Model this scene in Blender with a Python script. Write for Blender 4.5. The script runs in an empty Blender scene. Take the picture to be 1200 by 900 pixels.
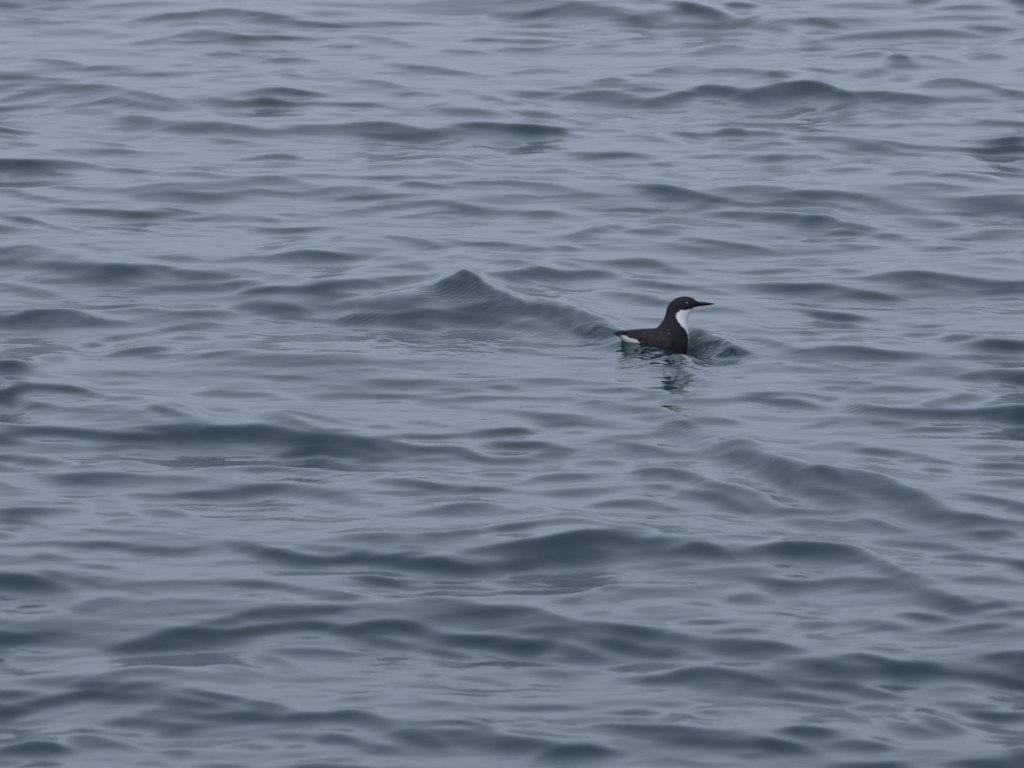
import bpy, math, random
import numpy as np
from mathutils import Vector
from mathutils.bvhtree import BVHTree

R = math.radians
scene = bpy.context.scene
col = scene.collection

# ------------------------------------------------------------------ camera
CAM_H = 2.80                      # eye height on the boat deck (m)
DEP = R(9.0)                      # looking down by this much
WIDTH_AT_BIRD = 2.50              # metres of sea across the frame at the bird
DIST = CAM_H / math.sin(DEP)
cam_d = bpy.data.cameras.new('camera')
cam_d.sensor_width = 36.0
cam_d.lens = 36.0 * DIST / WIDTH_AT_BIRD
cam_d.clip_start = 0.1
cam_d.clip_end = 9000.0
cam_d.dof.use_dof = True
cam_d.dof.focus_distance = DIST + 0.9
cam_d.dof.aperture_fstop = 12.0
cam = bpy.data.objects.new('camera', cam_d)
cam.location = (0, 0, CAM_H)
cam.rotation_euler = (math.pi / 2 - DEP, 0, 0)
col.objects.link(cam)
scene.camera = cam

# ------------------------------------------------------------------ overcast sky, weak soft sun
SUN_EL, SUN_AZ = R(52), R(205)    # behind the camera, a little to the left
world = bpy.data.worlds.new('World')
scene.world = world
world.use_nodes = True
nt = world.node_tree
nt.nodes.clear()
out = nt.nodes.new('ShaderNodeOutputWorld')
bg = nt.nodes.new('ShaderNodeBackground')
sky = nt.nodes.new('ShaderNodeTexSky')
sky.sky_type = 'NISHITA'
sky.sun_disc = False
sky.sun_elevation = SUN_EL
sky.sun_rotation = SUN_AZ
sky.air_density = 1.0
sky.dust_density = 3.0
sky.ozone_density = 1.0
hsv = nt.nodes.new('ShaderNodeHueSaturation')
hsv.inputs['Saturation'].default_value = 0.42
mixc = nt.nodes.new('ShaderNodeMixRGB')       # a closed layer of grey cloud over the whole sky
mixc.inputs['Fac'].default_value = 0.80
geo = nt.nodes.new('ShaderNodeTexCoord')      # overcast: a little brighter overhead than at the horizon
sep = nt.nodes.new('ShaderNodeSeparateXYZ')
nt.links.new(geo.outputs['Generated'], sep.inputs[0])
ramp = nt.nodes.new('ShaderNodeValToRGB')
for i_, (k_, v_) in enumerate(((0.0, .82), (1.0, 1.08), (.09, .95), (.25, 1.0))):
    e_ = ramp.color_ramp.elements[i_] if i_ < 2 else ramp.color_ramp.elements.new(k_)
    if i_ < 2: e_.position = k_
    e_.color = (v_, v_, v_, 1)
nt.links.new(sep.outputs['Z'], ramp.inputs['Fac'])
cloud = nt.nodes.new('ShaderNodeVectorMath'); cloud.operation = 'SCALE'
cloud.inputs[0].default_value = (6.2, 7.2, 9.15)
nt.links.new(ramp.outputs[0], cloud.inputs['Scale'])
nt.links.new(cloud.outputs[0], mixc.inputs['Color2'])
nt.links.new(sky.outputs[0], hsv.inputs['Color'])
nt.links.new(hsv.outputs[0], mixc.inputs['Color1'])
nt.links.new(mixc.outputs[0], bg.inputs['Color'])
bg.inputs['Strength'].default_value = 0.10
nt.links.new(bg.outputs[0], out.inputs['Surface'])

sun_d = bpy.data.lights.new('sun', 'SUN')
sun_d.energy = 1.0
sun_d.angle = R(50)
sun_d.color = (1.0, 0.97, 0.93)
sun = bpy.data.objects.new('sun', sun_d)
sun.rotation_euler = (math.pi / 2 - SUN_EL, 0, -SUN_AZ + math.pi)
col.objects.link(sun)

scene.render.engine = 'CYCLES'
scene.view_settings.view_transform = 'Standard'
scene.view_settings.look = 'None'
scene.view_settings.exposure = 0.0
scene.view_settings.gamma = 1.0
scene.view_settings.use_curve_mapping = False
scene.cycles.max_bounces = 6

# ------------------------------------------------------------------ where a point of the sea shows in the photograph (1200 x 900)
F = 1200.0 * DIST / WIDTH_AT_BIRD
cd, sd = math.cos(DEP), math.sin(DEP)
def project(x, y, z):
    dz = z - CAM_H
    w = y * cd - dz * sd
    return 600 + F * x / w, 450 - F * (y * sd + dz * cd) / w
def ground(px, py, z=0.0):
    a, b = (px - 600) / F, (450 - py) / F
    dy, dz = cd + b * sd, -sd + b * cd
    t = (z - CAM_H) / dz
    return Vector((a * t, dy * t, z))

# ------------------------------------------------------------------ materials
def new_mat(name):
    m = bpy.data.materials.new(name)
    m.use_nodes = True
    n = m.node_tree.nodes
    return m, m.node_tree, n['Principled BSDF']

def water_material():
    m, t, p = new_mat('sea_water')
    L = t.links.new
    p.inputs['Base Color'].default_value = (0.005, 0.024, 0.032, 1)
    p.inputs['Roughness'].default_value = 0.07
    p.inputs['IOR'].default_value = 1.333
    p.inputs['Specular IOR Level'].default_value = 0.5
    tc = t.nodes.new('ShaderNodeTexCoord')
    # fine wind texture, a few millimetres to a few centimetres long
    mp = t.nodes.new('ShaderNodeMapping'); mp.inputs['Scale'].default_value = (0.8, 0.8, 1.0)
    L(tc.outputs['Object'], mp.inputs['Vector'])
    n1 = t.nodes.new('ShaderNodeTexNoise'); n1.inputs['Scale'].default_value = 28; n1.inputs['Detail'].default_value = 4
    n1.inputs['Roughness'].default_value = 0.55
    L(mp.outputs[0], n1.inputs['Vector'])
    # cat's-paw zones: the attribute marks where small ripples run
    at = t.nodes.new('ShaderNodeAttribute'); at.attribute_name = 'ripple'
    mp2 = t.nodes.new('ShaderNodeMapping'); mp2.inputs['Rotation'].default_value = (0, 0, R(-48))
    L(tc.outputs['Object'], mp2.inputs['Vector'])
    wv = t.nodes.new('ShaderNodeTexWave'); wv.wave_type = 'BANDS'; wv.bands_direction = 'Y'
    wv.inputs['Scale'].default_value = 16; wv.inputs['Distortion'].default_value = 3.0
    wv.inputs['Detail'].default_value = 2; wv.inputs['Detail Scale'].default_value = 0.6
    L(mp2.outputs[0], wv.inputs['Vector'])
    mul = t.nodes.new('ShaderNodeMath'); mul.operation = 'MULTIPLY'
    L(wv.outputs['Fac'], mul.inputs[0]); L(at.outputs['Fac'], mul.inputs[1])
    b1 = t.nodes.new('ShaderNodeBump'); b1.inputs['Strength'].default_value = 1.0; b1.inputs['Distance'].default_value = 0.0011
    L(n1.outputs['Fac'], b1.inputs['Height'])
    b2 = t.nodes.new('ShaderNodeBump'); b2.inputs['Strength'].default_value = 1.0; b2.inputs['Distance'].default_value = 0.0004
    L(mul.outputs[0], b2.inputs['Height']); L(b1.outputs[0], b2.inputs['Normal'])
    at3 = t.nodes.new('ShaderNodeAttribute'); at3.attribute_name = 'disturbed'   # water churned by the swimmer
    mp3 = t.nodes.new('ShaderNodeMapping'); mp3.inputs['Scale'].default_value = (0.5, 0.40, 1.0)
    L(tc.outputs['Object'], mp3.inputs['Vector'])
    n3 = t.nodes.new('ShaderNodeTexNoise'); n3.inputs['Scale'].default_value = 36; n3.inputs['Detail'].default_value = 1.5
    n3.inputs['Distortion'].default_value = 0.6
    L(mp3.outputs[0], n3.inputs['Vector'])
    mu3 = t.nodes.new('ShaderNodeMath'); mu3.operation = 'MULTIPLY'
    L(n3.outputs['Fac'], mu3.inputs[0]); L(at3.outputs['Fac'], mu3.inputs[1])
    b3 = t.nodes.new('ShaderNodeBump'); b3.inputs['Strength'].default_value = 1.0; b3.inputs['Distance'].default_value = 0.016
    L(mu3.outputs[0], b3.inputs['Height']); L(b2.outputs[0], b3.inputs['Normal'])
    L(b3.outputs[0], p.inputs['Normal'])
    return m

# ------------------------------------------------------------------ the sea
# Crest lines of the wavelets, sheet by sheet (quarter-pixel units): start, middle, end, depth of the face, steepness
CRESTS = """
T 0 0
0 10 100 20 200 45 40 .35;330 20 520 5 780 10 40 .35;600 95 780 65 900 55 45 .55;900 75 1080 40 1340 65 60 .65;200 145 350 110 560 100 50 .25;500 150 580 150 680 155 35 .25
640 205 760 180 880 165 18 .4;830 180 980 150 1200 180 65 .5;1060 175 1200 175 1400 180 18 .45;900 265 1050 255 1260 265 25 .5;0 270 100 265 160 270 15 .3;150 272 250 275 370 295 28 .55
410 322 540 305 660 300 25 .4;820 305 880 303 940 312 12 .4;300 365 600 350 1100 330 20 .3;-60 365 160 362 340 380 22 .55;180 420 380 390 560 420 45 .55;590 425 680 430 780 455 22 .5
-40 475 80 450 190 440 20 .45;-40 520 160 480 330 482 28 .35;350 495 560 470 770 500 30 .55;330 520 600 530 1200 600 55 .4;560 545 660 530 740 560 40 .45;180 535 220 528 260 532 15 .3
880 455 1000 450 1280 490 35 .45;920 375 980 372 1050 382 12 .35;470 600 600 600 720 620 25 .25;-60 655 70 655 170 675 22 .5;350 660 430 658 600 680 18 .3;970 645 1060 650 1180 670 35 .45
200 710 420 695 740 712 22 .45;660 660 780 640 850 645 20 .25;-150 750 200 742 420 765 50 .8;400 765 600 790 1000 815 25 .5;-100 765 250 770 400 780 50 .35;220 815 280 812 350 822 12 .4
220 882 290 878 370 886 10 .5;580 885 850 860 1250 835 45 .4;1100 745 1150 738 1200 738 15 .3
T 1 0
-40 182 60 170 280 182 20 .45;180 105 270 100 400 118 22 .5;440 92 600 90 880 105 20 .45;760 75 830 68 900 70 12 .3;1000 110 1130 65 1250 50 45 .35;320 220 400 213 480 222 22 .45
470 185 580 182 720 215 35 .35;960 205 1100 188 1300 195 25 .45;870 245 960 240 1050 255 20 .45;1080 240 1160 232 1300 240 20 .35;0 255 60 265 100 280 25 .35;80 285 160 275 260 285 22 .5
270 268 380 258 600 268 18 .3;590 305 750 305 1000 340 30 .45;80 352 150 345 220 355 15 .4;230 345 340 330 480 365 30 .25;450 385 560 378 700 408 30 .45;640 430 760 432 900 450 30 .45
740 405 800 408 860 422 12 .3;-20 425 180 422 320 450 25 .6;-40 465 60 460 200 490 28 .7;190 480 400 480 680 505 18 .5;820 490 880 480 940 490 18 .35;830 515 960 505 1150 540 45 .45
1030 445 1090 440 1200 465 40 .45;250 540 370 525 480 545 20 .25;560 535 700 530 860 545 15 .3;130 590 300 578 450 590 35 .4;420 590 560 570 800 600 50 .6;780 620 900 583 1400 600 50 .75
480 620 620 625 760 650 25 .35;450 660 490 652 530 655 10 .4;800 680 900 662 970 645 14 .4;500 685 560 688 620 690 8 .3;-20 735 130 725 240 742 28 .5;250 745 370 740 500 742 12 .3
480 790 620 765 740 770 25 .25;760 775 880 752 1010 775 35 .45;180 820 290 815 400 825 18 .35;470 830 700 820 960 820 22 .5;1050 800 1130 792 1250 795 15 .3;0 840 120 835 260 860 40 .4
680 872 780 855 900 875 30 .65;920 860 1080 845 1250 860 30 .5;260 885 400 880 600 885 30 .4;1000 705 1060 700 1120 705 18 .3;1100 680 1170 670 1260 680 25 .25
T 2 0
0 65 180 30 330 20 45 .55;80 55 150 38 190 35 20 .5;300 20 450 15 540 25 45 .45;440 95 520 60 640 100 40 .4;560 60 700 40 800 30 60 .35;740 20 870 8 1000 60 60 .8
660 110 800 110 1000 110 35 .4;1000 10 1070 0 1150 15 35 .75;1050 90 1120 70 1200 60 30 .35;1140 130 1200 118 1300 130 30 .35;310 140 400 130 480 135 20 .35;480 165 540 155 610 160 15 .3
0 195 160 195 400 180 25 .45;0 235 100 230 300 215 20 .4;370 225 560 205 720 195 25 .45;850 250 960 222 1080 225 35 .35;1090 255 1200 240 1300 245 30 .3;0 335 150 325 320 335 28 .4
390 370 450 360 530 370 20 .5;530 345 580 338 640 345 15 .35;660 335 800 302 950 325 45 .5;950 330 1080 322 1300 335 35 .6;200 408 300 400 410 405 15 .4;530 415 640 408 740 412 15 .35
0 440 100 425 220 440 30 .3;230 450 400 435 560 450 60 .5;500 470 600 460 700 470 40 .45;660 460 780 425 880 440 55 .65;850 425 950 408 1060 420 40 .7;1000 440 1150 430 1350 420 50 .6
0 475 20 472 60 485 15 .4;0 510 120 525 370 570 25 .45;230 535 300 535 380 550 15 .35;590 535 650 538 720 555 15 .4;-40 592 60 600 180 620 30 .6;180 610 240 620 350 640 22 .5
200 603 230 600 260 612 12 .5;370 605 460 605 550 615 18 .4;560 598 620 592 700 602 15 .4;750 620 900 625 1000 620 18 .4;970 620 1040 605 1100 630 32 .65;1110 620 1160 615 1250 625 22 .4
780 560 820 552 860 558 12 .35;480 650 580 640 760 665 25 .3;800 655 860 648 930 660 18 .25;940 680 1080 670 1300 670 22 .4;270 715 470 720 650 725 28 .55;780 745 930 730 1100 725 16 .4
1080 750 1160 730 1280 735 25 .55;390 780 480 772 600 778 18 .35;660 765 720 765 780 780 14 .45;700 815 770 812 880 830 16 .4;80 800 200 795 340 805 14 .3;-40 855 100 858 280 880 25 .4
510 865 620 868 1000 940 32 .7;950 885 1050 870 1250 865 25 .35;960 790 1000 785 1050 788 8 .3
T 3 0
760 50 880 18 1060 30 35 .5;730 90 900 72 1050 75 35 .45;90 55 140 48 190 55 15 .3;150 80 200 82 320 118 25 .5;-30 115 90 140 220 175 45 .45;200 180 560 148 760 138 55 .45
720 145 800 138 960 165 50 .45;900 135 1020 122 1130 140 35 .5;1100 200 1180 178 1300 180 30 .4;400 115 460 108 520 120 12 .25;0 235 150 225 330 230 20 .4;680 230 780 215 900 225 30 .3
920 260 1000 255 1120 275 35 .4;150 290 260 275 360 265 16 .4;380 265 490 252 600 268 30 .45;560 300 620 272 680 320 50 .55;360 360 480 330 600 310 40 .35;650 275 780 270 920 295 30 .45
0 340 60 345 110 355 22 .55;60 320 160 315 300 330 30 .4;740 385 840 370 960 390 35 .45;900 385 1000 395 1200 425 25 .5;-40 430 180 395 370 450 75 .95;360 430 560 430 830 460 40 .6
880 455 960 448 1050 460 30 .3;780 505 900 495 1040 505 25 .4;550 495 590 490 650 495 18 .35;130 540 240 515 360 492 22 .55;260 535 300 530 340 525 8 .3;0 500 30 495 70 498 8 .3
850 530 980 545 1240 580 25 .45;220 595 320 588 440 580 15 .4;550 600 590 585 630 582 14 .5;130 655 280 640 360 650 30 .45;300 640 420 655 600 710 50 .5;460 640 620 670 850 692 22 .45
280 700 360 715 440 730 15 .4;1000 655 1080 648 1200 660 18 .4;920 700 1050 695 1300 705 27 .85;-20 675 40 670 100 680 15 .45;-20 740 40 735 90 742 18 .4;90 742 200 735 310 752 22 .5
560 730 700 720 940 738 22 .3;630 765 700 765 780 775 10 .5;560 825 640 795 780 810 28 .45;780 815 950 818 1110 848 18 .5;230 800 380 782 530 798 28 .4;50 830 160 820 300 815 15 .3
600 865 760 855 920 865 25 .45;0 870 40 868 90 875 10 .3;130 890 220 885 340 890 25 .45
T 0 1
-60 -8 80 8 300 45 28 .45;280 45 400 40 520 48 10 .3;680 15 900 5 1200 0 35 .5;270 85 420 80 760 95 25 .55;700 78 780 75 900 90 14 .5;820 125 900 120 1000 125 14 .4
-40 108 120 125 380 188 20 .6;700 170 780 163 880 172 14 .5;500 190 600 192 720 212 12 .3;960 158 1100 160 1250 175 20 .45;1000 200 1100 195 1250 200 35 .3;1000 110 1150 105 1280 125 30 .35
170 180 230 185 310 198 10 .3;-30 255 120 255 250 275 20 .45;-40 275 150 280 400 290 50 .35;350 250 420 255 520 285 30 .3;-40 305 100 320 330 345 40 .4;180 345 420 338 700 350 50 .65
560 290 700 300 910 318 20 .4;780 305 850 300 920 318 20 .35;700 345 820 360 1050 385 25 .5;1010 325 1100 318 1250 305 10 .4;130 400 300 400 560 412 35 .5;-60 430 80 430 240 465 40 .55
680 435 820 440 1060 440 35 .5;900 430 1000 428 1100 425 12 .35;540 470 620 455 720 465 30 .35;1060 430 1130 412 1230 425 25 .5;1100 480 1180 455 1300 450 35 .6;-20 545 80 540 180 545 18 .4
40 610 220 540 420 590 70 .85;380 575 460 585 600 595 40 .5;500 565 760 542 1080 570 40 .5;1050 540 1150 530 1300 540 35 .45;750 640 860 612 990 612 25 .55;460 695 620 655 730 660 18 .4
800 675 890 660 980 685 28 .5;1050 675 1130 662 1230 670 20 .3;520 750 680 715 830 715 32 .6;360 712 420 705 480 705 15 .3;700 770 950 742 1150 745 35 .35;160 775 250 760 340 768 25 .35
280 740 330 738 420 755 16 .35;20 845 120 835 240 860 35 .35;-20 720 30 705 60 705 15 .3;180 640 220 630 250 640 8 .35;400 850 560 845 640 855 25 .2;470 890 560 885 640 890 20 .25
T 1 1
-20 5 200 0 330 15 30 .35;380 45 560 18 800 12 20 .5;560 50 650 45 740 50 10 .35;300 100 480 75 640 65 30 .35;620 70 850 50 1100 90 35 .5;640 120 800 100 960 85 20 .4
840 125 900 120 960 130 20 .3;0 180 180 168 390 172 22 .55;100 105 180 100 260 105 14 .35;0 115 50 120 120 140 25 .4;0 265 120 250 250 240 18 .55;310 245 380 205 430 215 25 .45
420 225 520 220 620 240 25 .4;560 215 650 208 850 250 25 .5;830 225 900 220 960 235 15 .3;900 240 1050 235 1250 245 14 .45;70 310 250 285 450 300 45 .65;370 270 480 258 620 275 25 .4
570 320 640 303 760 325 25 .4;600 350 740 345 900 365 20 .4;830 320 1000 300 1250 320 45 .45;920 290 1020 283 1120 290 10 .3;30 410 110 385 200 395 25 .3;150 375 190 370 210 380 10 .3
200 430 300 412 380 415 20 .4;-20 455 150 445 330 430 35 .65;280 435 450 410 580 440 55 .85;100 460 300 465 500 465 50 .45;520 410 680 395 860 390 35 .55;820 395 940 368 1000 385 35 .7
980 380 1040 395 1200 470 60 .55;1020 385 1140 375 1300 385 30 .7;670 510 840 455 990 415 60 .6;820 470 980 415 1160 525 95 .85;350 535 500 510 700 490 45 .4;-40 520 90 512 230 545 45 .6
370 615 440 575 540 565 45 .6;440 600 560 570 700 580 50 .5;660 580 820 555 960 580 55 .85;940 550 1080 530 1250 560 55 .45;900 590 1050 590 1250 600 50 .55;680 625 760 615 880 640 35 .5
80 590 180 585 330 600 20 .4;-20 610 20 605 50 610 12 .4;100 630 130 625 160 632 10 .35;565 692 610 684 645 695 14 1;540 665 590 660 640 668 10 .35;1030 715 1070 711 1110 726 13 .75
1100 738 1150 736 1210 748 15 .75;680 650 760 670 850 690 20 .25;0 860 100 858 250 868 14 .4;480 885 620 880 900 885 25 .35;700 700 780 708 860 712 10 .3;720 820 800 815 860 825 10 .3;500 835 520 830 560 835 8 .4
940 545 1040 528 1140 520 14 .6
T 2 1
-20 15 50 12 120 25 18 .4;200 15 330 8 450 15 18 .35;660 38 740 35 830 42 10 .4;370 75 520 78 720 78 14 .55;410 105 520 98 640 102 22 .4;-20 92 110 88 240 98 25 .45
760 90 900 62 960 75 30 .35;870 125 970 90 1300 100 50 .65;1060 48 1130 42 1300 55 16 .5;300 190 500 150 560 165 35 .5;500 165 600 170 770 190 25 .4;660 155 740 150 820 160 20 .4
160 150 220 145 280 155 15 .3;0 180 60 178 140 185 10 .35;30 265 120 258 180 265 15 .35;190 255 240 245 310 262 22 .45;340 245 420 245 500 255 15 .35;830 225 950 220 1160 265 30 .45
700 245 850 245 1000 260 25 .3;910 308 960 305 1010 310 10 .25;250 310 380 318 480 320 15 .35;440 325 560 310 700 340 40 .5;680 335 740 350 840 380 35 .4;-20 320 40 320 80 335 25 .35
170 310 230 325 330 350 20 .35;-30 385 110 360 200 375 50 .75;150 390 330 362 480 390 45 .65;440 380 520 395 620 420 35 .5;600 415 690 425 800 445 20 .45;1060 370 1140 365 1250 375 20 .45
920 365 960 365 1030 372 12 .3;840 455 930 458 1030 475 25 .35;240 490 320 485 400 500 25 .35;400 475 520 475 720 510 45 .55;-20 465 220 530 480 625 70 .6;0 480 80 490 150 530 50 .5
250 600 330 620 500 660 40 .8;60 560 200 590 330 640 35 .4;300 655 380 660 460 670 14 .9;230 610 260 612 280 618 8 .8;0 640 100 635 220 680 45 .45;0 740 60 735 150 755 22 .4
180 755 300 755 450 765 20 .25;850 560 960 550 1100 575 35 .4;850 635 1000 630 1180 655 45 .4;810 648 880 656 980 698 62 .8;940 690 1000 705 1100 745 45 .7;940 772 1010 755 1090 742 20 .8
715 778 770 764 825 775 20 1;660 820 740 802 780 810 30 .4;765 848 790 830 815 836 22 .95;-20 870 200 870 450 890 20 .35;1070 690 1150 690 1250 705 25 .35;880 740 920 720 960 730 25 .6
600 740 640 735 690 750 16 .5;400 690 440 700 470 712 12 .8;430 650 470 668 520 690 20 .6
T 3 1
0 10 250 0 420 10 40 .4;400 20 520 30 720 70 45 .45;-20 48 100 35 300 48 20 .55;280 55 350 60 430 75 15 .35;800 20 1000 5 1300 30 60 .5;1000 40 1120 50 1300 80 50 .45
-20 98 100 100 270 115 50 .5;160 150 260 110 360 160 75 .6;330 135 400 145 480 165 25 .45;280 185 350 182 440 188 20 .5;550 130 680 120 860 150 45 .35;820 100 940 95 1130 145 14 .4
0 205 60 200 160 218 18 .3;490 205 570 193 640 205 25 .5;560 215 650 215 780 228 28 .35;830 218 890 213 960 222 14 .55;920 190 1080 170 1300 180 50 .45;320 250 420 248 530 262 18 .45
690 265 800 255 930 270 22 .45;960 320 1040 310 1160 320 22 .3;310 370 370 362 440 370 18 .45;30 360 100 358 200 375 16 .4;240 395 400 400 540 400 15 .35;500 405 620 370 800 390 45 .6
760 390 900 400 1250 425 42 .6;650 445 740 430 870 455 30 .4;-40 435 180 432 380 455 35 .65;340 455 440 465 600 495 25 .6;990 470 1080 460 1200 465 18 .45;1070 530 1160 522 1260 530 22 .35
0 550 60 550 140 555 15 .3;130 545 240 555 450 598 35 .75;640 570 780 560 1000 570 18 .45;680 545 800 538 900 542 10 .3;120 658 350 655 590 655 12 .5;620 672 740 660 850 660 18 .5
820 690 880 672 960 675 25 .6;980 675 1100 665 1250 670 30 .4;900 715 1040 700 1320 695 45 .9;600 635 720 625 820 632 10 .4;480 700 560 695 650 710 20 .3;-20 702 60 715 150 738 20 .4
130 740 360 725 660 760 50 .6;780 785 950 770 1250 775 30 .4;920 860 1040 832 1150 850 50 .6;1120 850 1200 848 1300 855 35 .7;20 805 50 798 80 802 10 .4;270 815 330 808 400 825 16 .35
460 860 520 855 590 868 14 .35;200 870 330 875 480 890 18 .35;690 820 800 815 920 825 15 .3;70 830 150 815 260 830 15 .25
T 0 2
-60 60 80 20 150 15 50 .9;100 15 230 5 430 50 38 .9;-40 40 100 75 260 105 40 .7;20 140 50 137 90 142 12 .5;260 120 330 112 450 130 25 .4;460 60 620 60 730 85 25 .35
540 130 640 125 700 135 20 .35;700 110 780 115 900 160 35 .75;760 95 850 95 950 140 40 .45;860 42 1040 30 1250 35 30 .45;950 115 1050 110 1200 135 25 .35;-80 170 150 205 350 225 50 .75
330 222 600 228 760 232 45 .8;650 205 860 190 1000 205 25 .75;740 235 1000 222 1260 200 90 .75;-40 245 100 265 330 290 40 .4;480 300 640 288 760 300 25 .5;540 340 640 330 780 350 18 .35
-80 350 120 345 330 380 40 .75;360 385 560 370 720 385 35 .45;200 425 400 420 680 440 45 .7;740 440 850 435 990 455 25 .35;920 410 980 402 1060 410 20 .4;1080 400 1150 388 1280 395 28 .5
640 520 850 510 1000 500 25 .5;840 510 1000 498 1250 485 45 .65;-60 605 140 583 360 610 45 .65;-40 655 90 640 230 660 35 .5;420 545 500 545 580 550 25 .3;500 650 570 635 660 645 25 .35
660 610 800 610 950 650 45 .35;380 685 480 680 620 695 20 .45;560 700 720 700 900 720 35 .35;-40 745 200 745 460 750 30 .35;340 745 500 750 720 785 30 .45;660 780 850 770 1000 770 25 .5
130 820 220 805 330 825 30 .4;340 840 420 845 560 865 25 .4;1060 755 1120 755 1250 780 30 .5;180 870 230 875 300 895 25 .4;860 680 890 680 930 688 12 .35
T 1 2
280 38 500 40 700 50 28 .5;640 50 860 55 1200 55 28 .45;0 30 60 35 140 55 25 .35;880 22 960 15 1040 25 16 .4;1100 10 1150 5 1220 15 16 .5;60 122 180 125 380 175 20 .55
-20 125 100 145 280 195 40 .55;280 205 350 205 440 215 18 .45;530 195 580 190 640 205 18 .45;690 180 780 178 900 192 14 .4;860 115 960 108 1250 118 22 .35;540 245 720 235 950 230 20 .5
-60 205 80 195 240 240 90 .75;170 240 320 232 480 255 60 .7;380 245 470 255 640 320 55 .7;130 330 240 300 300 305 35 .75;270 310 380 300 560 345 38 .8;540 260 720 275 850 300 40 .7
800 300 920 298 1080 340 40 .55;1040 335 1120 335 1280 345 35 .45;1020 230 1140 205 1280 210 35 .6;1050 295 1150 270 1300 275 35 .6;320 365 420 360 520 368 14 .4;720 360 820 350 980 370 28 .3
0 400 100 400 300 405 30 .4;20 440 70 430 120 440 20 .45;480 430 560 420 640 425 20 .3;780 425 860 420 980 440 22 .35;1040 425 1130 412 1250 415 22 .45;570 455 700 450 850 475 38 .75
800 475 950 480 1180 502 30 .6;560 515 700 505 850 510 20 .4;-20 490 150 480 400 505 60 .5;380 558 480 550 640 580 30 .4;800 590 980 568 1180 600 55 .5;200 595 290 588 380 595 20 .3
560 628 640 620 720 628 15 .35;410 710 500 700 660 715 40 .4;780 710 900 695 1020 705 28 .65;960 690 1100 675 1250 650 30 .65;650 775 710 765 780 770 18 .4;180 770 300 765 420 770 20 .35
-80 755 120 790 380 825 35 .75;360 815 600 812 720 815 35 .75;430 790 490 785 540 795 30 .6;650 805 750 795 820 800 16 .6;560 845 750 825 980 860 55 .85;900 850 1080 850 1250 850 45 .85
950 795 1080 775 1250 760 25 .55;850 810 950 820 1100 830 30 .35;100 690 180 682 260 690 12 .3
T 2 2
-20 55 200 60 370 70 28 .5;290 18 440 15 660 25 18 .45;560 60 720 45 830 65 40 .45;700 80 820 60 940 55 40 .4;860 65 1000 58 1300 70 25 .55;1050 45 1120 35 1250 35 25 .45
280 95 390 80 560 100 30 .35;-20 130 160 135 400 160 40 .4;220 190 280 180 340 190 15 .35;520 115 640 105 760 130 25 .4;620 150 740 140 820 130 25 .4;800 160 920 150 1060 170 28 .45
700 205 790 178 850 250 60 .55;785 180 820 176 855 200 20 .9;460 235 600 228 720 222 20 .4;260 225 310 215 360 225 18 .35;370 270 440 255 490 262 22 .35;-40 205 40 205 100 225 25 .5
-40 275 100 275 260 292 30 .65;480 285 580 280 770 310 38 .5;350 320 450 310 600 315 25 .35;-20 335 80 335 250 320 30 .4;980 275 1060 260 1150 285 28 .6;1010 345 1110 320 1300 400 110 .75
260 385 400 360 520 372 28 .4;20 460 220 425 430 420 35 .55;580 415 700 390 800 400 50 .75;780 415 880 430 1010 470 50 .65;640 490 690 472 760 490 25 .5;780 500 920 510 1120 600 60 .7
980 480 1100 500 1220 550 70 .45;120 510 330 490 600 478 28 .4;370 590 540 545 720 580 40 .5;40 595 110 580 190 592 28 .45;-20 600 10 598 40 605 15 .4;-20 668 300 628 420 655 40 .6
380 650 480 660 640 680 28 .5;720 585 745 582 770 588 10 .4;870 620 900 625 945 640 10 .5;930 660 1000 670 1060 690 14 .4;800 725 960 708 1250 720 25 .4;540 708 640 702 740 708 15 .3
-60 780 250 710 500 715 110 .85;440 720 540 725 720 740 50 .6;560 790 700 770 830 780 60 .45;800 790 900 760 1010 800 75 .85;-40 850 60 845 130 855 35 .7;130 830 300 800 500 800 60 .5
980 800 1050 790 1150 800 40 .35;900 880 1050 845 1200 860 60 .4;700 850 800 840 900 850 40 .3
T 3 2
-20 35 100 32 300 48 25 .4;-20 68 80 78 250 90 35 .5;250 72 300 60 340 58 14 .55;230 15 290 5 370 5 15 .4;400 15 620 8 800 22 22 .4;700 85 900 45 1060 55 40 .55
1000 30 1100 22 1250 38 16 .55;360 110 440 88 560 110 45 .5;500 115 680 110 900 120 38 .75;880 120 1050 100 1320 92 42 .75;480 180 560 172 650 182 22 .45;640 220 800 200 1000 202 22 .6
130 195 240 180 330 155 14 .45;180 280 310 262 430 280 32 .5;420 315 560 305 760 345 28 .55;650 355 800 358 930 385 15 .45;730 400 800 395 880 410 18 .45;960 370 1080 368 1280 380 30 .65
1000 460 1120 445 1250 450 40 .4;900 300 1000 290 1150 295 18 .35;-30 325 250 370 520 425 90 .6;180 415 240 405 320 440 45 .7;480 420 600 440 780 525 110 .55;-20 365 30 385 120 445 75 .85
500 510 570 500 650 530 40 .65;700 580 820 600 1000 630 70 .55;960 620 1080 625 1280 655 40 .55;980 700 1080 692 1150 705 30 .6;80 450 220 480 400 540 60 .5;880 525 1050 530 1240 580 35 .5
920 485 1000 488 1120 500 12 .4;-40 545 100 575 280 610 70 .45;350 645 480 640 620 690 45 .5;120 640 260 640 400 680 45 .4;430 755 640 740 960 775 35 .45;580 822 660 815 740 828 18 .45
780 815 950 805 1120 820 25 .6;-20 775 190 742 420 785 90 .85;380 780 450 800 620 870 60 .65;1100 745 1200 740 1300 750 25 .4;1000 880 1080 872 1160 880 20 .3
T 0 3
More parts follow.
